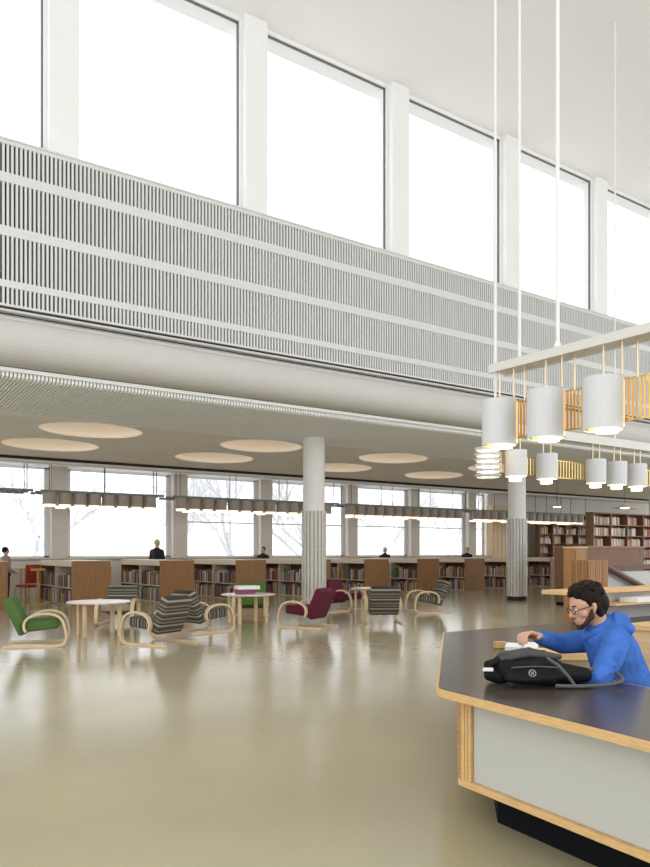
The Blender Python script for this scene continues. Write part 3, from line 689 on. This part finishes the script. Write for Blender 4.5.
for y in (6.33, 5.64, 4.89):
    sh = lamp_parts(t, XB, y, ZT, ZBm, glowdx=.03, glowdy=-.03, prot=.03); MB().lathe([(.180,ZBm+.02),(.187,ZBm+.02),(.187,ZT-.02),(.180,ZT-.02)], XB+.055, y+.0, 30, closed=True).build('brass_reflector', 'brass_painted_glow', sh); rods(t, XB, y-.12, ZT, 3.70, True)
for y in (6.02, 5.32, 4.55, 3.9):
    MB().tube([(XB+.1,y,3.30),(XB+.1,y,3.7)], .011, 8).build('hanging_rod', 'brass_pale', t)
def brass_panel(par, a, b, c, vert, z0=2.90, z1=3.32, pitch=.055):
    n = int((b-a)/pitch)
    fr = MB()
    for z in (z0, z1-.015): fr.box(*( (c-.012, c+.012, a, b) if vert else (a, b, c-.012, c+.012)), z, z+.015)
    f_ = fr.build('screen_frame', 'dark_metal' if False else 'brass', par)
    for q in range(n):
        v = a+(q+.5)*pitch; x, y = (c, v) if vert else (v, c)
        f_2 = MB().tube([(x,y,z0),(x,y,z1)], .013, 6).build('brass_rod', 'brass', f_)
brass_panel(t, 3.2, 6.40, XB+.19, True, 2.88, 3.34, .048)
for y in (6.39, 6.09, 5.54):
    MB().tube([(XB+.09 if y != 6.39 else XB+.0,y,3.1 if y == 6.39 else 3.78),(XB+.09 if y != 6.39 else XB+.0,y,12.505)], .016 if y != 5.54 else .022, 10).build('suspension_tube', 'steel_tube', t)
MB().lathe([(.04,3.77),(.045,3.84),(.02,3.9)], XB+.09, 5.54, 16).build('tube_collar', 'steel_tube', t)
# far row
t = thing('pendant_light', 'farther pendant light row with smaller-looking white shades glowing below', 'pendant light', (0,0,0))
YB2 = 9.37
MB().box(10.32, 19, YB2-.03, YB2+.22, 3.72, 3.79).box(10.30, 19, YB2-.055, YB2-.032, 3.66, 3.83).box(10.30, 19, YB2+.222, YB2+.245, 3.66, 3.83).build('top_rail', 'rail_white', t)
for x in (10.86, 11.73, 13.25, 13.96, 14.67, 16.2, 16.9, 17.6):
    lamp_parts(t, x, YB2, 3.36, 2.88, r=.195, glowdx=-.02, glowdy=.0); rods(t, x, YB2, 3.35, 3.72, False)
# louvred lamp head at the end
x = 10.12; s_ = MB()
for k in range(6):
    z = 2.82+k*.095; s_.lathe([(.20,z),(.235,z+.035),(.235,z+.05),(.195,z+.012)], x, YB2, 28, closed=True)
s_ = s_.build('louvred_shade', 'shade_white', t); MB().lathe([(0,2.84),(.10,2.84),(.10,3.34),(0,3.34)], x, YB2, 20).build('diffuser', 'lamp_glow', s_)
MB().tube([(x+.1,YB2,3.34),(x+.1,YB2,3.72)], .012, 8).build('hanging_rod', 'brass_pale', t)
brass_panel(t, 10.2, 18.0, YB2+.21, False, 2.95, 3.30, .09)
for x in (14.02, 17.5): MB().tube([(x,YB2+.09,3.8),(x,YB2+.09,12.505)], .017, 10).build('suspension_tube', 'steel_tube', t)

# ================================================================== LADDER-RAIL LIGHTS BY THE WINDOWS
def drum(par, x, y, z):
    s_ = MB().lathe([(.20,z-.34),(.20,z),(.19,z),(.19,z-.34)], x, y, 20, closed=True).build('lamp_shade', 'shade_taupe', par)
    MB().lathe([(0,z-.41),(.16,z-.41),(.16,z-.28),(0,z-.28)], x, y, 20).build('diffuser', 'lamp_glow_soft', s_)
RL = [(.5,5.7,[], 'dark green ladder-shaped light rail without shades at the far left by the windows'),
 (5.9,9.7,[6.2+.44*k for k in range(8)], 'ladder-shaped light rail with drum shades above the two leftmost bookcases'),
 (10.0,16.6,[10.35+.48*k for k in range(13)], 'ladder-shaped light rail with drum shades left of and behind the left tiled column'),
 (16.9,23.4,[17.2+.47*k for k in range(13)], 'ladder-shaped light rail with drum shades between the two tiled columns'),
 (23.7,31.5,[24.0+.5*k for k in range(15)], 'ladder-shaped light rail with drum shades passing behind the middle tiled column')]
for x0, x1, ds, lab in RL:
    t = thing('ladder_light', lab, 'pendant light', (0,0,0), 0, 'ladder-shaped light rails along the windows')
    z = 3.24; mb = MB()
    for y in (22.7, 23.25, 23.8): mb.box(x0, x1, y-.02, y+.02, z, z+.07)
    x = x0+.1
    while x < x1: mb.box(x-.012, x+.012, 22.7, 23.8, z+.01, z+.05); x += .4
    mb.build('ladder_frame', 'ladder_green', t)
    for k, x in enumerate(ds):
        drum(t, x, 22.85, z)
        if k % 4: drum(t, x+.1, 23.65, z)
    n = max(2, int((x1-x0)/1.7))
    for k in range(n+1):
        x = x0+.25+(x1-x0-.5)*k/n
        for y in (22.7, 23.8): MB().tube([(x+(.35 if y > 23 else 0),y,z+.05),(x+(.35 if y > 23 else 0),y,4.34)], .012, 6).build('hanging_rod', 'dark_metal', t)
# round disc pendants in the far right area
for k, (px, y, d, lab) in enumerate(((557,506,29,'small round metal pendant lamp above the wooden cabinets, left of the other'), (625,507,26,'small round metal pendant lamp near the right tiled column'))):
    p = W(px, y, d); t = thing('disc_pendant', lab, 'pendant light', (p.x, p.y, p.z), 0, 'round metal pendants in the far area')
    MB().lathe([(.03,.12),(.10,.06),(.42,-.02),(.42,-.04),(.1,.02)], n=28).build('shade', 'rail_white', t); MB().lathe([(0,-.06),(.14,-.05),(.14,0)], n=20).build('bulb', 'lamp_glow', t)
    MB().tube([(0,0,.1),(0,0,zc(p.y)+.02-p.z if p.y < 21 else 3.95-p.z)], .01, 6).build('cord', 'dark_metal', t)
# small ceiling fittings
def fit(px, y, zf, lab):
    d = F*(zf-H)/(HY-y); p = W(px, y, d)
    t = thing('ceiling_vent', lab, 'vent', (p.x, p.y, zf)); MB().lathe([(.0,-.015),(.11,-.015),(.12,.0),(0,.0)], n=20).build('plate', 'dark_metal', t); MB().lathe([(.05,-.03),(.07,-.03),(.07,-.015),(.05,-.015)], n=16, closed=True).build('ring', 'frame_grey', t)
fit(18, 396, 4.52, 'small dark round vent in the slatted lower ceiling at the far left')

# ================================================================== FURNITURE AND PEOPLE BY THE WINDOWS
x, y = G(27.5, 23.25)
t = thing('reading_chair', 'red upholstered chair with wooden frame left of the first full bookcase', 'chair', (x, y, 0), HEAD(150))
MB().box(-.24,.24,-.25,.25,.42,.5).build('seat', 'red_fabric', t, bevel=.02); MB().box(-.28,-.2,-.25,.25,.55,1.12).build('backrest', 'red_fabric', t, bevel=.03)
for a in (-.24,.24):
    for b_ in (-.24,.24): MB().tube([(a,b_,0),(a,b_,.44)], .02, 8).build('leg', 'yellow_wood', t)
x, y = G(38, 22.2)
t = thing('book_trolley', 'tall yellow wooden stand beside the red chair', 'stand', (x, y, 0), 0)
MB().box(-.03,.03,-.03,.03,0,1.0).build('post', 'yellow_wood', t); MB().box(-.25,.25,-.2,.2,0,.04).build('foot', 'yellow_wood', t); MB().box(-.2,.2,-.02,.02,.95,1.02).build('crossbar', 'yellow_wood', t)
for k, (x0, x1, lab) in enumerate(((4.9,6.0,'light wooden reading table under the window at the far left'), (7.6,8.7,'light wooden reading table under the window between the first two full bookcases'), (11.8,12.9,'light wooden reading table under the window right of the standing person'))):
    t = thing('reading_table', lab, 'table', (x0, 24.55, 0), 0, 'reading tables along the windows')
    MB().box(0,x1-x0,0,.65,.95,1.0).build('tabletop', 'birch', t)
    for a in (.04, x1-x0-.08):
        for b_ in (.03,.58): MB().box(a,a+.04,b_,b_+.04,0,.95).build('leg', 'birch', t)
def figure(px, d, a, hgt, hair, coat, trousers, lab, longhair=False, lean=.0, sit=False):
    x, y = G(px, d); t = thing('person', lab, 'person', (x, y, 0), HEAD(a)); s_ = hgt/1.75
    P = lambda X, Y, Z: Vector((X*s_+(lean*max(0,Z-.9)), Y*s_, Z*s_))
    B = [('e', P(.0,0,1.63), (.095*s_,.078*s_,.118*s_)), ('c', P(.085,0,1.62), .012, P(.1,0,1.60), .014), ('c', P(-.01,0,1.54), .055*s_, P(0,0,1.44), .06*s_), ('c', P(0,0,1.36), .12*s_, P(0,0,1.0), .115*s_),
      ('c', P(0,0,1.40), .07*s_, P(0,.17,1.38), .055*s_), ('c', P(0,0,1.40), .07*s_, P(0,-.17,1.38), .055*s_)]
    for q in (1, -1):
        B += [('c', P(0,.19*q,1.36), .05*s_, P(.04,.23*q,1.08), .04*s_), ('c', P(.04,.23*q,1.08), .04*s_, P(.22,.17*q,.98), .028*s_), ('c', P(.22,.17*q,.98), .03, P(.29,.15*q,.96), .018)]
        for fi in range(4): B.append(('c', P(.28,.15*q+.018*(fi-1.5),.965), .009, P(.35,.145*q+.02*(fi-1.5),.94), .008))
        B.append(('c', P(.25,.135*q,.97), .011, P(.29,.105*q,.955), .009))
        if sit: L = [P(0,.09*q,.95), P(.42,.1*q,.93), P(.40,.1*q,.10)]
        else: L = [P(0,.09*q,.92), P(.02,.1*q,.5), P(0,.1*q,.08)]
        B += [('c', L[0], .09*s_, L[1], .062*s_), ('c', L[1], .06*s_, L[2], .04*s_), ('c', L[2], .04, L[2]+Vector((.14,0,-.03)), .03)]
    B.append(('e', P(0,0,.95), (.13*s_,.16*s_,.13*s_)))
    blob('body', B, 'skin', t, .012, 3)
    C = [('c', P(0,0,1.38), .135*s_, P(0,0,1.0), .15*s_), ('c', P(0,0,1.40), .085*s_, P(0,.17,1.38), .07*s_), ('c', P(0,0,1.40), .085*s_, P(0,-.17,1.38), .07*s_), ('e', P(0,0,1.05), (.15*s_,.19*s_,.2*s_)), ('e', P(0,0,1.30), (.14*s_,.2*s_,.15*s_))]
    for q in (1, -1): C += [('c', P(0,.19*q,1.36), .068*s_, P(.04,.23*q,1.08), .056*s_), ('c', P(.04,.23*q,1.08), .056*s_, P(.21,.17*q,.985), .042*s_)]
    blob('coat', C, coat, t, .014, 3)
    T = [('e', P(0,0,.93), (.145*s_,.175*s_,.12*s_))]
    for q in (1, -1):
        if sit: L = [P(0,.09*q,.95), P(.42,.1*q,.93), P(.40,.1*q,.16)]
        else: L = [P(0,.09*q,.92), P(.02,.1*q,.5), P(0,.1*q,.14)]
        T += [('c', L[0], .105*s_, L[1], .075*s_), ('c', L[1], .075*s_, L[2], .06*s_)]
    blob('trousers', T, trousers, t, .014, 3)
    Hh = [('e', P(-.025,0,1.66), (.103*s_,.09*s_,.105*s_))]
    if longhair: Hh.append(('c', P(-.05,0,1.62), .08*s_, P(-.06,0,1.48), .07*s_))
    blob('hair', Hh, hair, t, .012, 2)
figure(156, 26.0, 70, 1.93, 'hair_blond', 'coat_black', 'denim_dark', 'person with light hair and a black coat standing by the window behind the low bookcases', lean=.12)
figure(6, 21.6, 30, 1.64, 'hair_dark', 'coat_grey', 'denim_dark', 'person in a greyish top and dark trousers at the far left edge by the window', sit=False)
figure(263, 28.5, 250, 1.69, 'hair_dark', 'coat_black', 'denim_dark', 'person with dark hair, only the head showing above the bookcases, left of the tiled column')
figure(385, 32.0, 240, 1.69, 'hair_blond', 'coat_black', 'denim_dark', 'person with light hair, only the head showing above the bookcases, right of the tiled column')
figure(467, 35.0, 250, 1.70, 'hair_dark', 'coat_black', 'denim_dark', 'person with dark hair, only the head showing above the rightmost low bookcases')

# ================================================================== BARE TREES OUTSIDE, BARK PALED FOR HAZE
def tree(x, y, h, seed, lab):
    random.seed(seed); mb = MB(); tr = MB()
    def grow(p, d, L, r, lv):
        pts = [p]; rs = [r]; q = p
        for k in range(4):
            d = (d+Vector((random.uniform(-.18,.18), random.uniform(-.18,.18), random.uniform(-.05,.12)))).normalized(); q = q+d*L/4; pts.append(q); rs.append(r*(1-.12*(k+1)))
        (tr if lv == 0 else mb).tube(pts, rs, 6 if lv < 2 else 4, cap=False)
        if lv >= 5: return
        for k in range(4 if lv < 4 else 3):
            b_ = pts[random.choice((2,3,4,4))] if lv else pts[random.choice((2,3,4))]
            nd = (d+Vector((random.uniform(-1,1), random.uniform(-1,1), random.uniform(-.2,.7)))*.9).normalized(); grow(b_, nd, L*random.uniform(.6,.8), r*.52, lv+1)
    grow(Vector((0,0,0)), Vector((random.uniform(-.2,.2),0,1)).normalized(), h*.36, .2, 0)
    t = thing('bare_tree', lab, 'tree', (x, y, -1.0), 0, 'bare haze-paled trees outside the windows')
    tr.build('trunk', 'hazed_bark', t); mb.build('branches', 'hazed_bark', t)
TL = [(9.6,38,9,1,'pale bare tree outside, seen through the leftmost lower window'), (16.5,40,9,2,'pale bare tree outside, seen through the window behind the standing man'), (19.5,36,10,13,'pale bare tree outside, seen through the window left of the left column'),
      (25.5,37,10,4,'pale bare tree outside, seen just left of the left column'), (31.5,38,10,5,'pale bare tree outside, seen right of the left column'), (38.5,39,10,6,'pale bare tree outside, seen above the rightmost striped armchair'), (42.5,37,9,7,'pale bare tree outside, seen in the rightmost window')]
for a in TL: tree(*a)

# ================================================================== LIGHT
w = bpy.data.worlds.new('overcast_sky'); sc.world = w; w.use_nodes = True; nt = w.node_tree; bg = nt.nodes['Background']
tc = nt.nodes.new('ShaderNodeTexCoord'); nz = nt.nodes.new('ShaderNodeTexNoise'); nz.inputs['Scale'].default_value = 2.2; nz.inputs['Detail'].default_value = 6
cr = nt.nodes.new('ShaderNodeValToRGB'); cr.color_ramp.elements[0].position = .3; cr.color_ramp.elements[1].position = .65; cr.color_ramp.elements[0].color = (.90,.92,.95,1); cr.color_ramp.elements[1].color = (1,1,1,1)
nt.links.new(tc.outputs['Generated'], nz.inputs['Vector']); nt.links.new(nz.outputs['Fac'], cr.inputs['Fac']); nt.links.new(cr.outputs['Color'], bg.inputs['Color'])
bg.inputs['Strength'].default_value = 1.0
# camera
cd = bpy.data.cameras.new('camera'); cam = bpy.data.objects.new('camera', cd); COL.objects.link(cam)
cam.location = (0, 0, H); cam.rotation_euler = (PI/2, 0, -YAW)
cd.sensor_fit = 'HORIZONTAL'; cd.sensor_width = 36; cd.lens = F/650*36
cd.shift_y = (HY-433.5)/650; cd.clip_end = 300
sc.camera = cam
sc.view_settings.view_transform = 'Standard'; sc.view_settings.look = 'None'; sc.view_settings.gamma = 1; sc.view_settings.use_curve_mapping = False
sc.view_settings.exposure = 1.08
sc.cycles.use_denoising = True
sc.cycles.max_bounces = 10; sc.cycles.diffuse_bounces = 6
